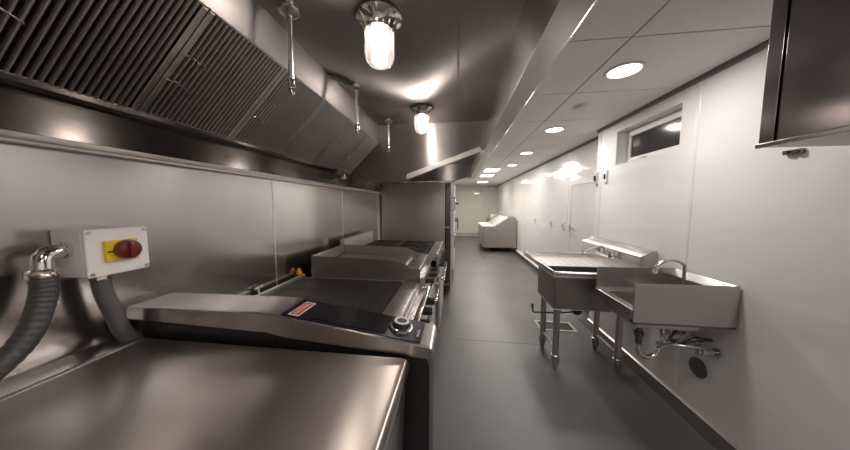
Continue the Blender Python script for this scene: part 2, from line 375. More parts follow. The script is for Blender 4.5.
# vapour-proof jar lamps
def jar_lamp(x, y, label):
    t = thing('jar_lamp', label, 'lamp', (x, y, 2.16), 'jar lamps in the hood')
    kid(MB().lathe([(.105, .232), (.108, .222), (.085, .205), (.07, .18), (.066, .160), (.0, .160)], (x, y, 2.16), seg=36), 'lamp_base', CHROME, t)
    for k in range(8):
        a = 2*pi*k/8; g = MB()
        g.tube([(x+.100*cos(a), y+.100*sin(a), 2.381), (x+.076*cos(a), y+.076*sin(a), 2.352), (x+.071*cos(a), y+.071*sin(a), 2.315)], .004, 6)
        kid(g, 'base_rib', GALV, t)
    kid(MB().lathe([(.068, .160), (.071, .15), (.071, .055), (.065, .03), (.050, .012), (.028, .003), (.0, 0)], (x, y, 2.16), seg=32), 'glass_jar', JAR, t)
    kid(MB().lathe([(.026, .158), (.030, .15), (.034, .135), (.038, .112), (.038, .075), (.032, .055), (.020, .044), (0, .04)], (x, y, 2.16), seg=24), 'bulb', BULB, t)
jar_lamp(-.38, 1.24, 'near jar lamp with clear glass and lit bulb on the hood ceiling')
jar_lamp(-.335, 2.40, 'second jar lamp from the camera, just before the hood end panel')
jar_lamp(-.25, 4.35, 'jar lamp in the farther hood, glowing above the fridge')
jar_lamp(-.38, -.1, 'jar lamp in the hood above the foreground pan')

# stainless wall cladding
k = 0
for (a_, b_, lb) in ((-1.49, .33, 'stainless wall panel at the near end, behind the foreground pan'), (.335, 1.617, 'brushed stainless wall panel carrying the isolator box'),
                     (1.623, 2.70, 'stainless wall panel behind the griddle, between two joints'), (2.706, 3.95, 'farthest stainless wall panel, next to the fridge')):
    p = MB().box(-1.299, a_, .0, -1.287, b_, 1.667).build('steel_wall_panel', STEEL_WALL, None, .0015)
    kid(MB().box(-1.289, b_-.003, .0, -1.285, b_+.007, 1.66), 'joint_strip', FILM, p)
    tag(p, lb, 'wall panel', 'stainless wall panels')

# ------------------------------------------------------------------ isolator box
t = thing('isolator_box', 'pale grey electrical box with red and yellow rotary switch on the steel wall', 'switch box', (-1.287, .71, 1.255))
body = kid(MB().box(-1.286, .632, 1.257, -1.166, .792, 1.411), 'enclosure', BOXW, t, .006)
lid = kid(MB().box(-1.165, .631, 1.256, -1.150, .793, 1.412), 'cover', BOXW, t, .005)
for (y, z) in ((.642, 1.267), (.782, 1.267), (.642, 1.401), (.782, 1.401)):
    kid(MB().cyl((-1.152, y, z), (-1.1475, y, z), .006, seg=12), 'cover_screw', GALV, lid)
kid(MB().box(-1.151, .670, 1.300, -1.139, .757, 1.372), 'switch_plate', YEL, t, .004)
kn = kid(MB().lathe([(.034, 0), (.035, .012), (.031, .02), (0, .022)], (-1.14, .722, 1.337), 'x', 36), 'rotary_knob', RED, t)
kid(MB().box(-1.121, .715, 1.307, -1.108, .729, 1.367), 'knob_grip', RED, kn, .004)
kid(MB().box(-1.1395, .674, 1.333, -1.1375, .688, 1.337), 'position_mark', DARK, t)
# ribbed conduit to the left with chrome elbow
t = thing('flexible_conduit', 'ribbed dark conduit with chrome elbow curving down from the left of the box', 'conduit', (-1.22, .45, 1.06))
kid(MB().tube([(-1.215, .634, 1.348), (-1.215, .605, 1.348), (-1.214, .590, 1.344), (-1.212, .580, 1.334), (-1.210, .576, 1.320), (-1.208, .575, 1.300)], .022, 18), 'elbow', CHROME, t)
e = MB()
e.lathe([(.023, 0), (.026, .003), (.026, .012), (.023, .015)], (-1.215, .617, 1.348), 'y', 8)
e.lathe([(.030, 0), (.033, .005), (.033, .02), (.028, .026)], (-1.208, .575, 1.278), 'z', 12)
kid(e, 'gland_nut', CHROME, t)
cp = [(-1.208, .575, 1.285), (-1.205, .572, 1.24), (-1.20, .558, 1.19), (-1.19, .53, 1.13), (-1.18, .485, 1.08), (-1.17, .41, 1.035), (-1.16, .30, 1.01), (-1.16, .15, 1.0)]
q = [Vector(p) for p in cp]; pts = []
for i in range(len(q)-1):
    p0, p1, p2, p3 = q[max(i-1, 0)], q[i], q[i+1], q[min(i+2, len(q)-1)]
    for s_ in range(14):
        u = s_/14; pts.append(.5*((2*p1)+(-p0+p2)*u+(2*p0-5*p1+4*p2-p3)*u*u+(-p0+3*p1-3*p2+p3)*u**3))
kid(MB().tube(pts, [.026+(.0012 if (i//2) % 2 else 0) for i in range(len(pts))], 18), 'ribbed_sleeve', HOSED, t)
t = thing('power_conduit', 'smooth grey conduit dropping from under the box behind the pan', 'conduit', (-1.21, .70, .9))
kid(MB().lathe([(.026, 0), (.028, .004), (.028, .016), (.022, .02)], (-1.215, .695, 1.235), 'z', 8), 'gland_nut', GALV, t)
kid(MB().tube([(-1.215, .695, 1.24), (-1.213, .70, 1.18), (-1.205, .715, 1.10), (-1.20, .735, 1.02), (-1.215, .80, .95), (-1.24, .95, .90)], .024, 18, smooth=6), 'sleeve', HOSE, t)

# ------------------------------------------------------------------ foreground tilting pan
t = thing('tilting_pan', 'large stainless pressure pan in the foreground with its lid closed', 'cooking pan', (-.7, .35, 0))
YN, YF = .77, .93
lidp = [(-1.145, .955), (-1.145, .992), (-1.13, 1.0), (-.172, 1.0), (-.156, .996), (-.148, .985), (-.146, .965), (-.149, .955)]
kid(MB().prism(lidp, 'y', -.12, .752), 'pan_lid', STEEL_LID, t, .003)
kid(MB().prism([(-1.284, .93), (-1.284, .985), (-1.27, .992), (-1.16, .996), (-1.152, .99), (-1.152, .93)], 'y', -.12, .752), 'hinge_cover', STEEL_X, t, .003)
kid(MB().box(-1.14, -.11, .945, -.165, .742, .956), 'lid_seal', BLACKP, t)
kid(MB().prism([(-1.25, .55), (-1.25, .925), (-.165, .945), (-.158, .90), (-.17, .60), (-.25, .55)], 'y', -.11, .742), 'pan_body', STEEL_V, t, .006)
kid(MB().box(-1.24, -.10, .12, -.20, .742, .55), 'base_cabinet', STEEL_V, t, .004)
kid(MB().prism([(-1.2, .12), (-1.2, 1.045), (-.66, 1.043), (-.60, 1.030), (-.10, .992), (-.085, .96), (-.085, .5), (-.10, .30), (-.15, .12)], 'y', YN+.01, YF-.01), 'control_column', BLACKP, t, .004)
for x, y in ((-1.15, -.02), (-.28, -.02), (-1.15, .84), (-.28, .84)):
    kid(MB().cyl((x, y, 0), (x, y, .125), .022, .028, 16), 'foot', CHROME, t)
# control housing: flat at back, sloping down to a blunt nose
hz = [(-1.255, 1.055), (-1.245, 1.10), (-1.23, 1.107), (-.69, 1.113), (-.64, 1.109), (-.085, 1.032), (-.074, 1.026), (-.070, 1.016), (-.072, .992), (-.085, .986), (-.60, 1.025), (-.66, 1.038)]
hs = kid(MB().prism(hz, 'y', YN, YF), 'control_housing', STEEL_X, t, .006)
# fascia lies on the sloping face
P0 = Vector((-.64, 0, 1.1093)); P1 = Vector((-.088, 0, 1.0325)); dv = (P1-P0); fl = dv.length; dv.normalize(); nv = Vector((-dv.z, 0, dv.x))
def on(mb, s0, s1, ya, yb, h0, h1, skew=0.):
    vs = []
    for hh in (h0, h1):
        for (s_, y) in ((s0+skew, ya), (s1, ya), (s1, yb), (s0-skew*0, yb)):
            v = P0+dv*s_+nv*hh; vs.append(mb.bm.verts.new((v.x, y, v.z)))
    fs = [mb.bm.faces.new([vs[i] for i in ix]) for ix in ((3, 2, 1, 0), (4, 5, 6, 7), (0, 1, 5, 4), (1, 2, 6, 5), (2, 3, 7, 6), (3, 0, 4, 7))]
    bmesh.ops.recalc_face_normals(mb.bm, faces=fs); return mb
fa = kid(on(MB(), .028, .530, YN+.009, YF-.006, -.001, .0025), 'fascia', NAVY, t, .001)
kid(on(MB(), .132, .405, YN+.02, YF-.016, .0025, .0042), 'display', SCREEN, fa, .0005)
R = Matrix((dv, Vector((0, 1, 0)), nv)).transposed()
def onp(s_, y, h_): v = P0+dv*s_+nv*h_; return Vector((v.x, y, v.z))
bd = kid(on(MB(), .050, .090, .788, .902, .0025, .0035), 'badge', WHT, fa, label='red badge with white border and lettering')
kid(on(MB(), .054, .086, .794, .896, .0035, .0040), 'badge_field', REDS, bd)
text_mesh('RATIONAL', .0215, 'badge_lettering', WHT, bd, onp(.070, .845, .0042), R @ Matrix.Rotation(radians(90), 3, 'Z'), .0003, sx=.86)
text_mesh('iVario Pro', .0125, 'fascia_lettering', WHT, fa, onp(.515, .836, .0027), R @ Matrix.Rotation(radians(90), 3, 'Z'), .0003, sx=.9)
kc = onp(.448, .852, 0)
Mk = Matrix.Translation(kc) @ R.to_4x4()
def lathe_on(prof, m, name, par):
    g = MB().lathe(prof, (0, 0, 0), 'z', 40); bmesh.ops.transform(g.bm, matrix=Mk, verts=g.bm.verts[:]); return kid(g, name, m, par)
kb = lathe_on([(.044, .002), (.043, .008), (.037, .012), (0, .012)], CHROME, 'dial', fa)
lathe_on([(.033, .012), (.033, .023), (.030, .027), (0, .027)], BLACKP, 'dial_grip', kb)
lathe_on([(.027, .027), (.0265, .0295), (.019, .0295), (.0185, .0275), (0, .0275)], WHT, 'dial_ring', kb)
lathe_on([(.0175, .0272), (.0175, .0285), (0, .0285)], BLACKP, 'dial_centre', kb)

# ------------------------------------------------------------------ cooking line
def knob(parent, x, y, z, r=.024, l=.045, m=BLACKP):
    k_ = kid(MB().lathe([(r*1.25, 0), (r*1.25, .006), (r, .010), (r*.9, l), (0, l)], (x, y, z), 'x', 20), 'control_knob', m, parent)
    kid(MB().box(x+l-.002, y-.004, z-r*.85, x+l+.008, y+.004, z+r*.85), 'knob_pointer', m, k_, .001)
def oven_door(parent, y0, y1, z0, z1, xf):
    d_ = kid(MB().box(xf-.04, y0, z0, xf, y1, z1), 'oven_door', STEEL_V, parent, .006)
    kid(MB().box(xf, y0+.07, z0+.06, xf+.004, y1-.07, z1-.12), 'door_panel', STEEL_X, d_, .002)
    g = MB().tube([(xf, y0+.06, z1-.05), (xf+.045, y0+.06, z1-.05), (xf+.045, y1-.06, z1-.05), (xf, y1-.06, z1-.05)], .011, 12)
    kid(g, 'door_handle', CHROME, d_)
def legs(parent, x0, x1, y0, y1, h=.13):
    for x in (x0, x1):
        for y in (y0, y1): kid(MB().lathe([(.03, h), (.026, h*.5), (.02, h*.2), (.024, .0)], (x, y, 0), seg=16), 'leg', CHROME, parent)
# charbroiler
t = thing('charbroiler', 'stainless charbroiler with a wide flat dark grill between pan and griddle', 'grill', (-.7, 1.4, 0))
y0, y1 = .95, 1.862
kid(MB().box(-1.2, y0, .13, -.25, y1, .70), 'base', STEEL_V, t, .004)
kid(MB().box(-1.215, y0, .70, -.27, y1, .875), 'fire_box', STEEL_X, t, .004)
kid(MB().prism([(-.40, .875), (-.40, .905), (-.30, .905), (-.285, .900), (-.278, .885), (-.278, .86), (-.40, .86)], 'y', y0, y1), 'front_ledge', STEEL_Y, t, .002)
kid(MB().box(-1.245, y0, .875, -1.22, y1, .93).box(-1.22, y0, .875, -.40, y0+.02, .905).box(-1.22, y1-.02, .875, -.40, y1, .905), 'grill_surround', FILM, t, .003)
g = MB()
for i in range(6):
    a = y0+.025+i*(y1-y0-.05)/6; b = a+(y1-y0-.05)/6-.003
    for kx in range(44):
        x = -1.215+kx*.0185; g.box(x, a, .897, x+.0115, b, .910)
    g.box(-1.215, a, .885, -.41, a+.012, .900); g.box(-1.215, b-.012, .885, -.41, b, .900)
kid(g, 'grill_grate', GRILL, t)
kid(MB().box(-1.218, y0+.022, .876, -.402, y1-.022, .884), 'drip_tray', DARK, t)
g = MB().prism([(-.27, .70), (-.27, .86), (-.235, .855), (-.20, .72), (-.20, .70)], 'y', y0, y1)
pn = kid(g, 'control_panel', STEEL_Y, t, .003)
for i in range(5): knob(pn, -.225, y0+.11+i*.17, .80, .028, .065)
kid(MB().tube([(-.245, y0+.04, .865), (-.20, y0+.04, .875), (-.20, y1-.04, .875), (-.245, y1-.04, .865)], .010, 10), 'front_rail', CHROME, t)
for i in range(2):
    a = y0+.02+i*.44; oven_door(t, a, a+.43, .16, .66, -.215)
legs(t, -1.12, -.34, y0+.08, y1-.08)
t = thing('gas_connector', 'small orange gas connector behind the back corner of the grill', 'gas connector', (-1.262, 1.80, .9))
kid(MB().lathe([(.013, 0), (.02, .004), (.02, .03), (.012, .036), (.012, .05), (0, .05)], (-1.262, 1.84, .93), seg=12), 'connector_cap', ORANGE, t)
kid(MB().tube([(-1.262, 1.84, .93), (-1.262, 1.84, .80), (-1.265, 1.70, .5)], .011, 10), 'hose', HOSED, t)
t = thing('gas_valve', 'small metal valve on the rail behind the near end of the grill', 'valve', (-1.264, 1.42, .9))
kid(MB().cyl((-1.264, 1.42, 0), (-1.264, 1.42, .955), .010, seg=12), 'stem', GALV, t)
kid(MB().tube([(-1.264, 1.39, .955), (-1.264, 1.455, .96)], .009, 10), 'lever', GALV, t)
# griddle
t = thing('griddle_range', 'stainless griddle with tall side splashes on an oven base', 'griddle', (-.7, 2.17, 0))
y0, y1 = 1.872, 2.475
kid(MB().box(-1.16, y0, .13, -.25, y1, .86), 'base', STEEL_V, t, .004)
kid(MB().box(-1.155, y0+.010, .86, -.29, y1-.010, .965), 'griddle_body', STEEL_X, t, .003)
kid(MB().box(-1.14, y0+.015, .965, -.44, y1-.015, .985), 'griddle_plate', mat('griddle_plate_steel', (.66, .62, .59), .3, 1, noise=(6, .12)), t, .002)
sp = [(-1.165, .88), (-1.165, 1.075), (-1.155, 1.078), (-.52, 1.062), (-.44, 1.052), (-.40, 1.035), (-.365, 1.013), (-.33, 1.003), (-.285, 1.0), (-.277, .99), (-.277, .93), (-.285, .88)]
kid(MB().prism(sp, 'y', y0, y0+.008), 'side_splash', STEEL_SPLASH, t, .001)
kid(MB().prism([(p[0]-(0 if p[0] < -1 else .05), p[1]) for p in sp], 'y', y1-.008, y1), 'side_splash', STEEL_SPLASH, t, .001)
kid(MB().box(-1.175, y0, .90, -1.16, y1, 1.078), 'back_splash', STEEL_Y, t, .002)
kid(MB().prism([(-.44, .96), (-.44, .984), (-.43, .984), (-.425, .972), (-.37, .972), (-.365, .996), (-.30, .999), (-.285, .995), (-.28, .985), (-.28, .93), (-.30, .93)], 'y', y0+.009, y1-.009), 'grease_trough', STEEL_Y, t, .002)
pn = kid(MB().prism([(-.295, .80), (-.295, .93), (-.25, .93), (-.222, .82), (-.222, .80)], 'y', y0, y1), 'control_panel', STEEL_Y, t, .003)
for i in range(3): knob(pn, -.245, y0+.12+i*.18, .875, .024, .06)
oven_door(t, y0+.015, y1-.015, .16, .77, -.205)
legs(t, -1.08, -.34, y0+.06, y1-.06)
# burner range
t = thing('burner_range', 'six-burner stainless gas range with black grates, farthest unit of the cooking line', 'stove', (-.7, 2.94, 0))
y0, y1 = 2.485, 3.39
kid(MB().box(-1.16, y0, .13, -.25, y1, .86), 'base', STEEL_V, t, .004)
kid(MB().box(-1.17, y0, .86, -.20, y1, .955), 'cooktop', STEEL_X, t, .003)
kid(MB().prism([(-.29, .955), (-.29, .995), (-.195, 1.0), (-.185, .99), (-.185, .93), (-.20, .90), (-.20, .955)], 'y', y0, y1), 'front_ledge', STEEL_Y, t, .002)
kid(MB().prism([(-1.22, .90), (-1.22, 1.125), (-1.195, 1.135), (-1.172, 1.125), (-1.172, .90)], 'y', y0, y1), 'riser', FILM, t, .002)
kid(MB().box(-1.165, y0, .955, -.29, y0+.012, .995).box(-1.165, y1-.012, .955, -.29, y1, .995), 'side_rim', STEEL_X, t, .002)
for i in range(3):
    for j in range(2):
        cx = -.51-.42*j; cy = y0+.155+.30*i; w_ = .142; wx = .195
        b_ = kid(MB().lathe([(.05, 0), (.052, .012), (.035, .02), (.034, .028), (0, .03)], (cx, cy, .956), seg=20), 'burner', IRON, t)
        g = MB(); zt = .998
        g.box(cx-wx, cy-w_, zt-.014, cx+wx, cy-w_+.014, zt).box(cx-wx, cy+w_-.014, zt-.014, cx+wx, cy+w_, zt)
        g.box(cx-wx, cy-w_+.014, zt-.014, cx-wx+.014, cy+w_-.014, zt).box(cx+wx-.014, cy-w_+.014, zt-.014, cx+wx, cy+w_-.014, zt)
        for a_ in range(8):
            an = a_*pi/4+pi/8*0; dx, dy = cos(an), sin(an); R_ = min(wx/abs(dx) if abs(dx) > .01 else 9, w_/abs(dy) if abs(dy) > .01 else 9)-.006
            Mx = Matrix.Translation((cx, cy, 0)) @ Matrix.Rotation(an, 4, 'Z')
            g.box(.045, -.006, zt-.013, R_, .006, zt+.004, Mx)
        for sx in (-1, 1):
            for sy in (-1, 1): g.box(cx+sx*(wx-.012)-.007, cy+sy*(w_-.012)-.007, .956, cx+sx*(wx-.012)+.007, cy+sy*(w_-.012)+.007, zt-.012)
        kid(g, 'burner_grate', IRON, t)
pn = kid(MB().prism([(-.25, .80), (-.25, .93), (-.19, .93), (-.165, .82), (-.165, .80)], 'y', y0, y1), 'control_panel', STEEL_Y, t, .003)
for i in range(7): knob(pn, -.187, y0+.08+i*.125, .87, .022, .05)
oven_door(t, y0+.02, y1-.02, .16, .77, -.175)
legs(t, -1.08, -.32, y0+.07, y1-.07)

# ------------------------------------------------------------------ fridge and freezer
t = thing('upright_fridge', 'tall stainless two-door fridge, its plain side facing the camera past the range', 'fridge', (-.7, 4.45, 0))
kid(MB().box(-1.265, 4.10, .14, -.195, 4.86, 1.865), 'body', STEEL_SIDE, t, .005)
for (z0, z1) in ((.05, 1.118), (1.132, 1.85)):
    d_ = kid(MB().box(-.182, 4.102, z0, -.102, 4.858, z1), 'door', STEEL_DARK, t, .006)
    kid(MB().box(-.195, 4.115, max(z0, .15)+.01, -.182, 4.845, z1-.01), 'door_gasket', DARK, d_)
    zc = z1-.32 if z0 < 1 else z0+.38
    kid(MB().tube([(-.102, 4.78, zc-.12), (-.04, 4.78, zc-.12), (-.04, 4.78, zc+.12), (-.102, 4.78, zc+.12)], .010, 10), 'door_handle', CHROME, d_)
for z in (.165, 1.125, 1.855): kid(MB().box(-.20, 4.096, z-.012, -.12, 4.13, z+.012), 'hinge', GALV, t, .002)
for x in (-1.18, -.30):
    for y in (4.2, 4.76):
        kid(MB().lathe([(.02, -.016), (.055, -.014), (.055, .014), (.02, .016)], (x, y, .056), 'y', 20).box(x-.03, y-.03, .10, x+.03, y+.03, .14), 'caster', BLACKP, t)
t = thing('upright_freezer', 'tall pale freezer standing beyond the stainless fridge', 'freezer', (-.6, 5.9, 0))
kid(MB().box(-1.26, 5.2, .12, -.11, 6.7, 1.98), 'body', WHITEP, t, .006)
for i in range(2):
    a = 5.21+i*.745
    d_ = kid(MB().box(-.108, a, .14, -.05, a+.735, 1.96), 'door', WHITEP, t, .008)
    kid(MB().box(-.05, a+.03, 1.15, .03, a+.06, 1.18).box(.01, a+.03, .98, .03, a+.06, 1.18), 'door_handle', BLACKP, d_, .003)
    kid(MB().box(-.05, a+.03, 1.50, .03, a+.16, 1.535), 'latch', BLACKP, d_, .003)
legs(t, -1.15, -.2, 5.3, 6.6, .12)

# ------------------------------------------------------------------ right side: big sink
t = thing('utility_sink', 'stainless floor sink with deep bowl and drainboard on four legs', 'sink', (1.25, 2.7, 0))
sx0, sx1, sy0, sy1 = .835, 1.58, 2.255, 3.265
bx0, bx1, by0, by1 = .87, 1.53, 2.30, 2.72
# rim: raised rolled edge, around the bowl and the drainboard
kid(MB().tube([(sx1, sy0+.018, .895), (sx0+.03, sy0+.018, .895), (sx0+.018, sy0+.03, .895), (sx0+.018, sy1-.03, .895), (sx0+.03, sy1-.018, .895), (sx1, sy1-.018, .895)], .018, 14), 'rolled_rim', STEEL_Y, t)
g = MB()   # top deck around the bowl opening
zd = .862
g.box(sx0+.02, sy0+.02, zd-.004, bx0+.02, sy1-.02, zd); g.box(bx1-.02, sy0+.02, zd-.004, sx1, sy1-.02, zd)
g.box(bx0+.02, sy0+.02, zd-.004, bx1-.02, by0+.02, zd); g.box(bx0+.02, by1-.02, zd-.004, bx1-.02, sy1-.02, zd)
g.box(sx0+.012, sy0+.012, zd-.004, sx0+.022, sy1-.012, .895).box(sx0+.02, sy0+.008, zd-.004, sx1, sy0+.02, .895).box(sx0+.02, sy1-.02, zd-.004, sx1, sy1-.008, .895)
kid(g, 'drainboard', FILM, t, .002)
g = MB(); 
for i in range(7): g.box(bx0+.08+i*.08, by1+.06, zd, bx0+.09+i*.08, sy1-.08, zd+.004)
kid(g, 'drain_ribs', FILM, t, .001)
bw = MB(); zb = .565
def shell(mb, x0, y0, z0, x1, y1, z1, th):
    mb.box(x0, y0, z0, x1, y1, z0+th).box(x0, y0, z0+th, x0+th, y1, z1).box(x1-th, y0, z0+th, x1, y1, z1)
    mb.box(x0+th, y0, z0+th, x1-th, y0+th, z1).box(x0+th, y1-th, z0+th, x1-th, y1, z1); return mb
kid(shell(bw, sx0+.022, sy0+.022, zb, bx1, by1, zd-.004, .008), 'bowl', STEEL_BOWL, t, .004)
kid(MB().lathe([(.05, .006), (.045, .008), (.02, .004), (0, .004)], (1.2, 2.5, zb+.008), seg=24), 'strainer', CHROME, t)
kid(MB().lathe([(.042, 0), (.045, -.02), (.045, -.06), (.03, -.085), (0, -.085)], (1.115, 2.42, zb), seg=20), 'waste_body', BLACKP, t)
kid(MB().tube([(1.115, 2.42, .50), (.96, 2.40, .487), (.735, 2.40, .482), (.722, 2.40, .487), (.72, 2.40, .50), (.715, 2.40, .54)], .007, 8), 'waste_lever', BLACKP, t)
kid(MB().cyl((.715, 2.40, .525), (.715, 2.40, .565), .012, seg=12), 'lever_grip', BLACKP, t)
for (x, y) in ((.905, 2.32), (1.43, 2.325), (.905, 2.66), (1.43, 2.68)):
    l = kid(MB().lathe([(.034, 0), (.036, -.01), (.030, -.03), (.0, -.03)], (x, y, zb), seg=20), 'leg_socket', STEEL_V, t)
    kid(MB().cyl((x, y, .10), (x, y, zb-.01), .0265, seg=20), 'leg', STEEL_V, t)
    kid(MB().lathe([(.0, 0), (.014, 0), (.018, .02), (.030, .06), (.034, .10), (.034, .125), (.0265, .13)], (x, y, 0), seg=20), 'leg_foot', STEEL_V, t)
for x in (.905, 1.43): kid(MB().cyl((x, 2.33, .17), (x, 2.67, .17), .015, seg=14), 'cross_rail', STEEL_Y, t)
kid(MB().tube([(1.43, 2.68, .45), (1.55, 2.9, .80)], .012, 10), 'drainboard_brace', STEEL_V, t)
kid(MB().prism([(1.58, .86), (1.58, 1.035), (1.585, 1.045), (1.685, 1.098), (1.705, 1.10), (1.712, 1.095), (1.712, .86)], 'y', 2.355, 3.37), 'backsplash', STEEL_Y, t, .003)
# faucet on backsplash
t = thing('wall_faucet', 'chrome two-handle faucet with long spout on the floor sink backsplash', 'faucet', (1.56, 2.8, .97))
kid(MB().tube([(1.53, 2.70, .975), (1.53, 2.92, .975)], .017, 14), 'valve_body', CHROME, t)
for y in (2.72, 2.90):
    kid(MB().lathe([(.028, 0), (.028, .006), (.014, .012), (.014, .055)], (1.579, y, .975), 'x', 18, -1), 'wall_flange', CHROME, t)
    hd = kid(MB().lathe([(.014, 0), (.016, .02), (.016, .04), (.010, .046)], (1.53, y, .985), seg=14), 'handle_stem', CHROME, t)
    kid(MB().tube([(1.53, y, 1.025), (1.50, y+(.06 if y > 2.8 else -.06), 1.035)], [.009, .006], 10), 'lever', CHROME, hd)
kid(MB().tube([(1.53, 2.81, .975), (1.53, 2.81, 1.03), (1.50, 2.80, 1.055), (1.42, 2.76, 1.05), (1.30, 2.70, 1.02), (1.285, 2.69, 1.0), (1.283, 2.69, .98)], .0115, 12, smooth=4), 'spout', CHROME, t)
# floor drain
t = thing('floor_drain', 'square floor sink with white frame and dark grate behind the sink legs', 'floor drain', (1.21, 3.16, 0))
g = MB(); a, b, c, d = 1.0, 3.03, 1.43, 3.28
g.box(a, b, 0, c, b+.03, .006).box(a, d-.03, 0, c, d, .006).box(a, b+.03, 0, a+.03, d-.03, .006).box(c-.03, b+.03, 0, c, d-.03, .006)
kid(g, 'drain_frame', STRIP, t, .001)
g = MB().box(a+.03, b+.03, 0, c-.03, d-.03, .0008)
for i in range(12): g.box(a+.04+i*.03, b+.03, .0008, a+.048+i*.03, d-.03, .004)
kid(g, 'drain_grate', IRON, t)

# ------------------------------------------------------------------ hand sink
t = thing('hand_sink', 'wall-hung stainless hand sink with tall splash panels on both sides', 'sink', (1.4, 1.86, .75))
hx0, hx1, hy0, hy1 = 1.13, 1.712, 1.63, 2.08
kid(MB().prism([(1.13, (.757)), (1.13, 1.004), (1.136, 1.010), (hx1, 1.018), (hx1, (.757))], 'y', hy0, hy0+.006), 'side_splash', STEEL_X, t, .001)
kid(MB().prism([(1.136, .832), (1.136, 1.0), (1.142, 1.010), (hx1, 1.018), (hx1, (.757))], 'y', hy1-.006, hy1), 'side_splash', STEEL_X, t, .001)
kid(MB().prism([(1.66, .83), (1.66, .97), (1.70, 1.018), (hx1, 1.018), (hx1, .83)], 'y', hy0+.007, hy1-.007), 'backsplash', STEEL_X, t, .002)
g = MB(); g.box(hx0, hy0+.006, .822, 1.19, hy1-.006, .834).box(1.54, hy0+.006, .822, 1.66, hy1-.006, .834).box(1.19, hy0+.006, .822, 1.54, hy0+.055, .834).box(1.19, hy1-.055, .822, 1.54, hy1-.006, .834)
kid(g, 'sink_deck', STEEL_X, t, .002)
kid(MB().prism([(1.122, .836), (1.130, .842), (1.144, .838), (1.144, .80), (1.122, .79)], 'y', hy0+.007, hy1-.001), 'front_rim', STEEL_Y, t, .003)
kid(shell(MB(), 1.18, hy0+.045, .70, 1.55, hy1-.045, .822, .006), 'bowl', STEEL_V, t, .004)
kid(MB().box(1.14, hy0+.002, .744, hx1, hy0+.05, .757), 'under_flange', STEEL_DARK, t, .002)
kid(MB().lathe([(.03, .006), (.02, .003), (0, .003)], (1.32, 1.855, .706), seg=20), 'strainer', CHROME, t)
t = thing('gooseneck_faucet', 'chrome gooseneck faucet arching over the hand sink', 'faucet', (1.59, 1.86, .834))
kid(MB().tube([(1.59, 1.86, .834), (1.59, 1.86, 1.06), (1.575, 1.86, 1.10), (1.52, 1.86, 1.125), (1.46, 1.86, 1.115), (1.415, 1.86, 1.08), (1.405, 1.86, 1.045), (1.402, 1.86, 1.035)], .0115, 12, smooth=4), 'spout', CHROME, t)
kid(MB().lathe([(.03, 0), (.03, .008), (.018, .02), (.018, .04)], (1.59, 1.86, .834), seg=18), 'faucet_base', CHROME, t)
kid(MB().lathe([(.014, 0), (.015, .02), (.012, .028)], (1.401, 1.86, 1.015), seg=12), 'aerator', CHROME, t)
for y in (1.76, 1.96):
    hd = kid(MB().lathe([(.022, 0), (.022, .008), (.014, .02), (.014, .05), (.008, .056)], (1.61, y, .834), seg=14), 'handle_stem', CHROME, t)
    kid(MB().tube([(1.61, y, .885), (1.56, y, .895)], [.008, .006], 10), 'lever', CHROME, hd)
t = thing('drain_trap', 'chrome trap pipe looping under the hand sink', 'pipe', (1.4, 1.86, .4))
kid(MB().tube([(1.325, 1.86, .70), (1.325, 1.86, .50)], .021, 16).lathe([(.027, 0), (.030, .005), (.030, .03), (.024, .035)], (1.325, 1.86, .56), seg=10).lathe([(.034, .10), (.034, .115), (.022, .12)], (1.325, 1.86, .58), seg=20), 'tailpiece', STEEL_DARK, t)
kid(MB().tube([(1.325, 1.86, .52), (1.328, 1.86, .46), (1.355, 1.86, .415), (1.40, 1.86, .403), (1.445, 1.86, .425), (1.465, 1.86, .475), (1.50, 1.86, .515), (1.56, 1.86, .53), (1.712, 1.86, .535)], .019, 14, smooth=5), 'trap_bend', CHROME, t)
kid(MB().lathe([(.02, 0), (.045, .003), (.05, .010)], (1.70, 1.86, .535), 'x', 20), 'escutcheon', CHROME, t)
kid(MB().lathe([(.025, 0), (.028, .004), (.028, .028), (.022, .032)], (1.47, 1.86, .485), 'z', 10), 'union_nut', CHROME, t)
t = thing('supply_valves', 'tangle of chrome stop valves and braided lines on the wall under the hand sink', 'valve', (1.66, 1.84, .55))
for (y, z) in ((1.72, .60), (1.97, .60)):
    v = kid(MB().cyl((1.712, y, z), (1.63, y, z), .012, seg=12).lathe([(.02, -.02), (.022, 0), (.02, .02)], (1.63, y, z), 'x', 12).lathe([(.03, 0), (.03, .005)], (1.70, y, z), 'x', 16), 'stop_valve', CHROME, t)
    kid(MB().lathe([(.006, 0), (.022, .004), (.022, .014), (.008, .018)], (1.60, y, z), 'x', 10, -1), 'valve_wheel', CHROME, v)
kid(MB().tube([(1.63, 1.72, .61), (1.60, 1.70, .63), (1.50, 1.72, .63), (1.42, 1.78, .60), (1.45, 1.84, .55), (1.55, 1.82, .60), (1.60, 1.78, .72)], .008, 8, smooth=5), 'supply_line', GALV, t)
kid(MB().tube([(1.63, 1.97, .61), (1.58, 1.96, .67), (1.50, 1.90, .66), (1.47, 1.84, .61), (1.54, 1.90, .56), (1.60, 1.94, .62), (1.62, 1.95, .74)], .008, 8, smooth=5), 'supply_line', GALV, t)
kid(MB().tube([(1.70, 1.76, .66), (1.60, 1.76, .66), (1.56, 1.80, .60), (1.58, 1.92, .58), (1.66, 1.96, .64)], .012, 10, smooth=4), 'mixing_pipe', STEEL_DARK, t)
for o in [o for o in bpy.data.objects if o.parent is None and o.name in ('hand_sink', 'gooseneck_faucet', 'drain_trap', 'supply_valves')]:
    o.location.y += .08; o.location.z -= .02 if o.name != 'supply_valves' else .075
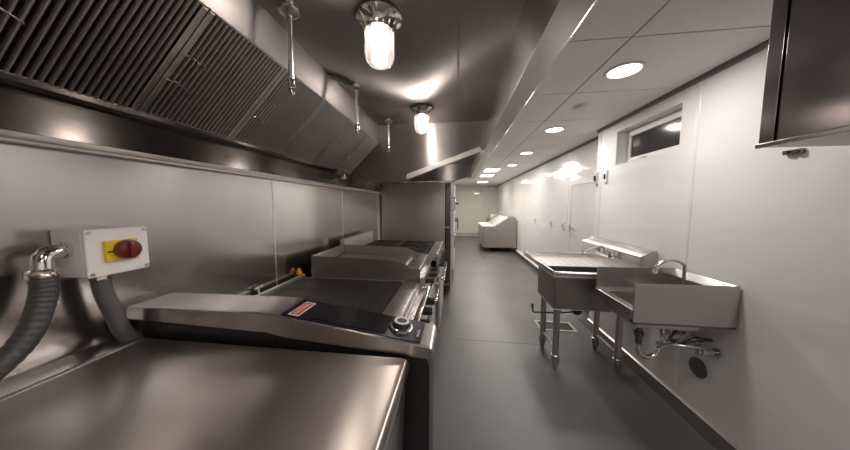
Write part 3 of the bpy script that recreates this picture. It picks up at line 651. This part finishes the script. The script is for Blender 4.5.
o = MB().lathe([(.0, 0), (.066, 0), (.07, .004), (.066, .008), (0, .011)], (1.7199, 1.93, .335), 'x', 36, -1).build('wall_cover_plate', mat('dull_grey_cover', (.16, .15, .15), .45, .6), None)
tag(o, 'round dull grey cover plate low on the wall below the hand sink', 'cover plate')

# ------------------------------------------------------------------ wall cabinet, near right
t = thing('wall_cabinet', 'dark polished steel wall cabinet at the upper right, cut by the frame edge', 'cabinet', (1.53, .6, 1.74))
kid(MB().box(1.335, .10, 1.76, 1.718, 1.306, 2.385), 'cabinet_body', STEEL_V, t, .003)
kid(MB().box(1.323, .10, 1.742, 1.718, 1.310, 1.76), 'bottom_panel', STEEL_BAND, t, .002)
kid(MB().box(1.308, .10, 1.738, 1.323, 1.310, 1.756), 'bottom_track', STEEL_DARK, t, .002)
kid(MB().box(1.318, 1.256, 1.758, 1.335, 1.308, 2.385), 'end_stile', WCAB, t, .002)
kid(MB().box(1.328, 1.244, 1.758, 1.3345, 1.256, 2.385), 'door_gap', DARK, t)
for (a, b, x) in ((.71, 1.244, 1.319), (.12, .708, 1.323)):
    kid(MB().box(x, a, 1.758, x+.010, b, 2.385), 'sliding_door', WCAB, t, .002)
kid(MB().box(1.308, .10, 2.385, 1.718, 1.310, 2.393), 'top_track', STEEL_Y, t, .001)
o = MB().box(1.70, 1.50, 1.750, 1.7195, 1.572, 1.773).box(1.69, 1.51, 1.755, 1.70, 1.53, 1.768).box(1.69, 1.545, 1.755, 1.70, 1.565, 1.768).build('wall_bracket', STEEL_DARK, None, .001)
tag(o, 'small dark metal bracket on the wall just under the far corner of the steel cabinet', 'bracket')

# small wall fittings on the right wall
def fit(name, y, z, w_, h_, m, lab, x=XR, d_=.02, knobm=None):
    q = thing(name, lab, 'wall switch', (x-d_/2, y, z-h_/2), 'small fittings on the right wall')
    kid(MB().box(x-d_, y-w_/2, z-h_/2, x-.0005, y+w_/2, z+h_/2), 'plate', m, q, .002)
    kid(MB().box(x-d_-.01, y-w_/5, z-h_/5, x-d_, y+w_/5, z+h_/5), 'rocker', knobm or m, q, .001)
fit('wall_switch', 3.18, 1.82, .055, .14, STRIP, 'small pale switch high on the wall, nearer of the pair left of the window', knobm=DARK)
fit('wall_sensor', 3.375, 1.82, .05, .15, GALV, 'dark metal sensor high on the wall, farther of the pair left of the window', d_=.03, knobm=DARK)
fit('wall_outlet', 4.66, 1.13, .07, .12, WHITEP, 'white wall outlet with grey insert just beyond the access door', x=XF, knobm=GALV)
fit('wall_outlet', 5.25, 1.13, .07, .12, WHITEP, 'white wall outlet between the access door and the prep table', x=XF, knobm=GALV)
fit('wall_outlet', 6.3, 1.13, .07, .12, WHITEP, 'white wall outlet nearest the prep table', x=XF, knobm=GALV)

# ------------------------------------------------------------------ prep table etc.
t = thing('prep_table', 'stainless prep table on casters with sloping lid at the far end of the aisle', 'prep table', (1.33, 8.9, 0))
px0, px1, py0, py1 = .82, 1.855, 8.05, 9.7
kid(MB().box(px0+.03, py0, .14, px1, py1, .80), 'body', STEEL_PREP, t, .008)
kid(MB().box(px0, py0+.03, .16, px0+.03, py1-.03, .78), 'door', STEEL_V, t, .006)
kid(MB().box(px0-.03, py0-.01, .80, 1.22, py1, .84), 'cutting_board', WHITEP, t, .006)
kid(MB().prism([(1.20, .80), (1.22, .84), (1.46, 1.02), (1.60, 1.10), (1.80, 1.10), (1.855, .98), (1.855, .80)], 'y', py0, py1), 'ingredient_well', STEEL_PREP, t, .006)
kid(MB().prism([(1.16, .845), (1.58, 1.125), (1.62, 1.105), (1.26, .842)], 'y', py0-.015, py1), 'lid', FILM, t, .004)
for x in (px0+.12, px1-.12):
    for y in (py0+.09, py1-.1): kid(MB().lathe([(.02, -.018), (.056, -.015), (.056, .015), (.02, .018)], (x, y, .058), 'y', 18).box(x-.03, y-.03, .10, x+.03, y+.03, .14), 'caster', BLACKP, t)
t = thing('work_counter', 'grey stainless counter with raised back standing behind the prep table', 'counter', (1.5, 10.6, 0))
kid(MB().box(1.3, 10.0, .12, 1.86, 11.3, .92), 'body', STEEL_PREP, t, .005)
kid(MB().box(1.3, 10.0, .92, 1.78, 10.06, 1.14), 'end_splash', STEEL_SIDE, t, .004)
kid(MB().tube([(1.72, 10.15, .92), (1.72, 10.15, 1.22), (1.66, 10.15, 1.25)], .025, 10), 'upright', GALV, t)
for x in (1.36, 1.8):
    for y in (10.08, 11.2): kid(MB().cyl((x, y, 0), (x, y, .12), .025, seg=12), 'leg', CHROME, t)
t = thing('emergency_light', 'small grey emergency light high on the end wall, right of the door', 'emergency light', (1.62, YE-.06, 2.2))
kid(MB().box(1.52, YE-.08, 2.22, 1.76, YE-.001, 2.33), 'housing', BOXW, t, .006)
for x in (1.57, 1.71): kid(MB().cyl((x, YE-.08, 2.25), (x, YE-.13, 2.235), .03, .038, 16), 'lamp_head', GALV, t)

# ------------------------------------------------------------------ ceiling fittings on the tile side
led_labels = {1.93: 'nearest round recessed ceiling light, over the hand sink', 3.28: 'second round recessed ceiling light, beyond the smoke detector',
              4.66: 'third round recessed ceiling light along the aisle', 6.0: 'farthest and smallest round recessed ceiling light'}
def area(name, parent, loc, size, power, col=(1, .95, .91), sy=None):
    l = bpy.data.lights.new(name, 'AREA'); l.energy = power; l.color = col; l.size = size
    if sy: l.shape = 'RECTANGLE'; l.size_y = sy
    else: l.shape = 'DISK'
    o = bpy.data.objects.new(name, l); COL.objects.link(o); o.parent = parent; o.location = loc; return o
def disc(x, y, lab, vis=True):
    q = thing('recessed_light', lab, 'ceiling light', (x, y, 2.392), 'round recessed ceiling lights')
    kid(MB().lathe([(.092, .008), (.112, .008), (.116, .004), (.112, 0), (.094, 0), (.092, .003)], (x, y, 2.392), seg=40), 'light_trim', WHITEP, q)
    kid(MB().lathe([(0, .0), (.094, 0), (.094, .004), (0, .004)], (x, y, 2.394), seg=40), 'diffuser', LED, q)
    area('lamp_glow', q, (0, 0, -.006), .18, 16)
for x, y in ((1.115, 1.93), (1.16, 3.28), (1.20, 4.66), (1.24, 6.0)): disc(x, y, led_labels[y])
disc(1.10, .58, 'round recessed ceiling light beside the steel wall cabinet, above the frame edge')
disc(1.10, -.77, 'round recessed ceiling light behind the camera')
def panel(x, y, lab, pw=26):
    q = thing('ceiling_panel_light', lab, 'ceiling light', (x, y, 2.39), 'rectangular ceiling panel lights')
    kid(MB().box(x-.20, y-.31, 2.388, x+.20, y+.31, 2.399), 'light_trim', WHITEP, q, .003)
    kid(MB().box(x-.18, y-.29, 2.385, x+.18, y+.29, 2.388), 'diffuser', LEDP, q)
    area('lamp_glow', q, (0, 0, -.010), .34, pw, (1, .93, .82), .56)
panel(.88, 6.75, 'nearest rectangular ceiling panel light past the hoods')
panel(.90, 7.95, 'second rectangular ceiling panel light, above the prep table front')
panel(.98, 10.1, 'rectangular ceiling panel light near the end door, right side')
panel(.0, 8.9, 'rectangular ceiling panel light left of the others, beyond the freezer')
t = thing('smoke_detector', 'round white smoke detector on the ceiling between two recessed lights', 'smoke detector', (1.13, 2.56, 2.36))
kid(MB().lathe([(.065, .039), (.065, .028), (.055, .012), (.03, .004), (0, .003)], (1.13, 2.56, 2.36), seg=32), 'detector_body', WHITEP, t)
kid(MB().lathe([(.057, .022), (.0575, .019), (.056, .016)], (1.13, 2.56, 2.361), seg=32), 'vent_ring', GALV, t)

# ------------------------------------------------------------------ camera, world, view
cam = bpy.data.cameras.new('camera'); co = bpy.data.objects.new('camera', cam); COL.objects.link(co); scn.camera = co
F = 250.; cam.sensor_width = 36; cam.lens = F/850*36; cam.clip_start = .02; cam.clip_end = 60
pit = atan(20/F); yaw = atan(32/F*cos(pit))
co.location = (0, 0, 1.49); co.rotation_euler = (pi/2-pit, 0, yaw)
w = bpy.data.worlds.new('world'); scn.world = w; w.use_nodes = True
w.node_tree.nodes['Background'].inputs[0].default_value = (.02, .02, .022, 1); w.node_tree.nodes['Background'].inputs[1].default_value = 1
v = scn.view_settings; v.view_transform = 'Standard'; v.look = 'None'; v.gamma = 1; v.use_curve_mapping = False; v.exposure = -.42
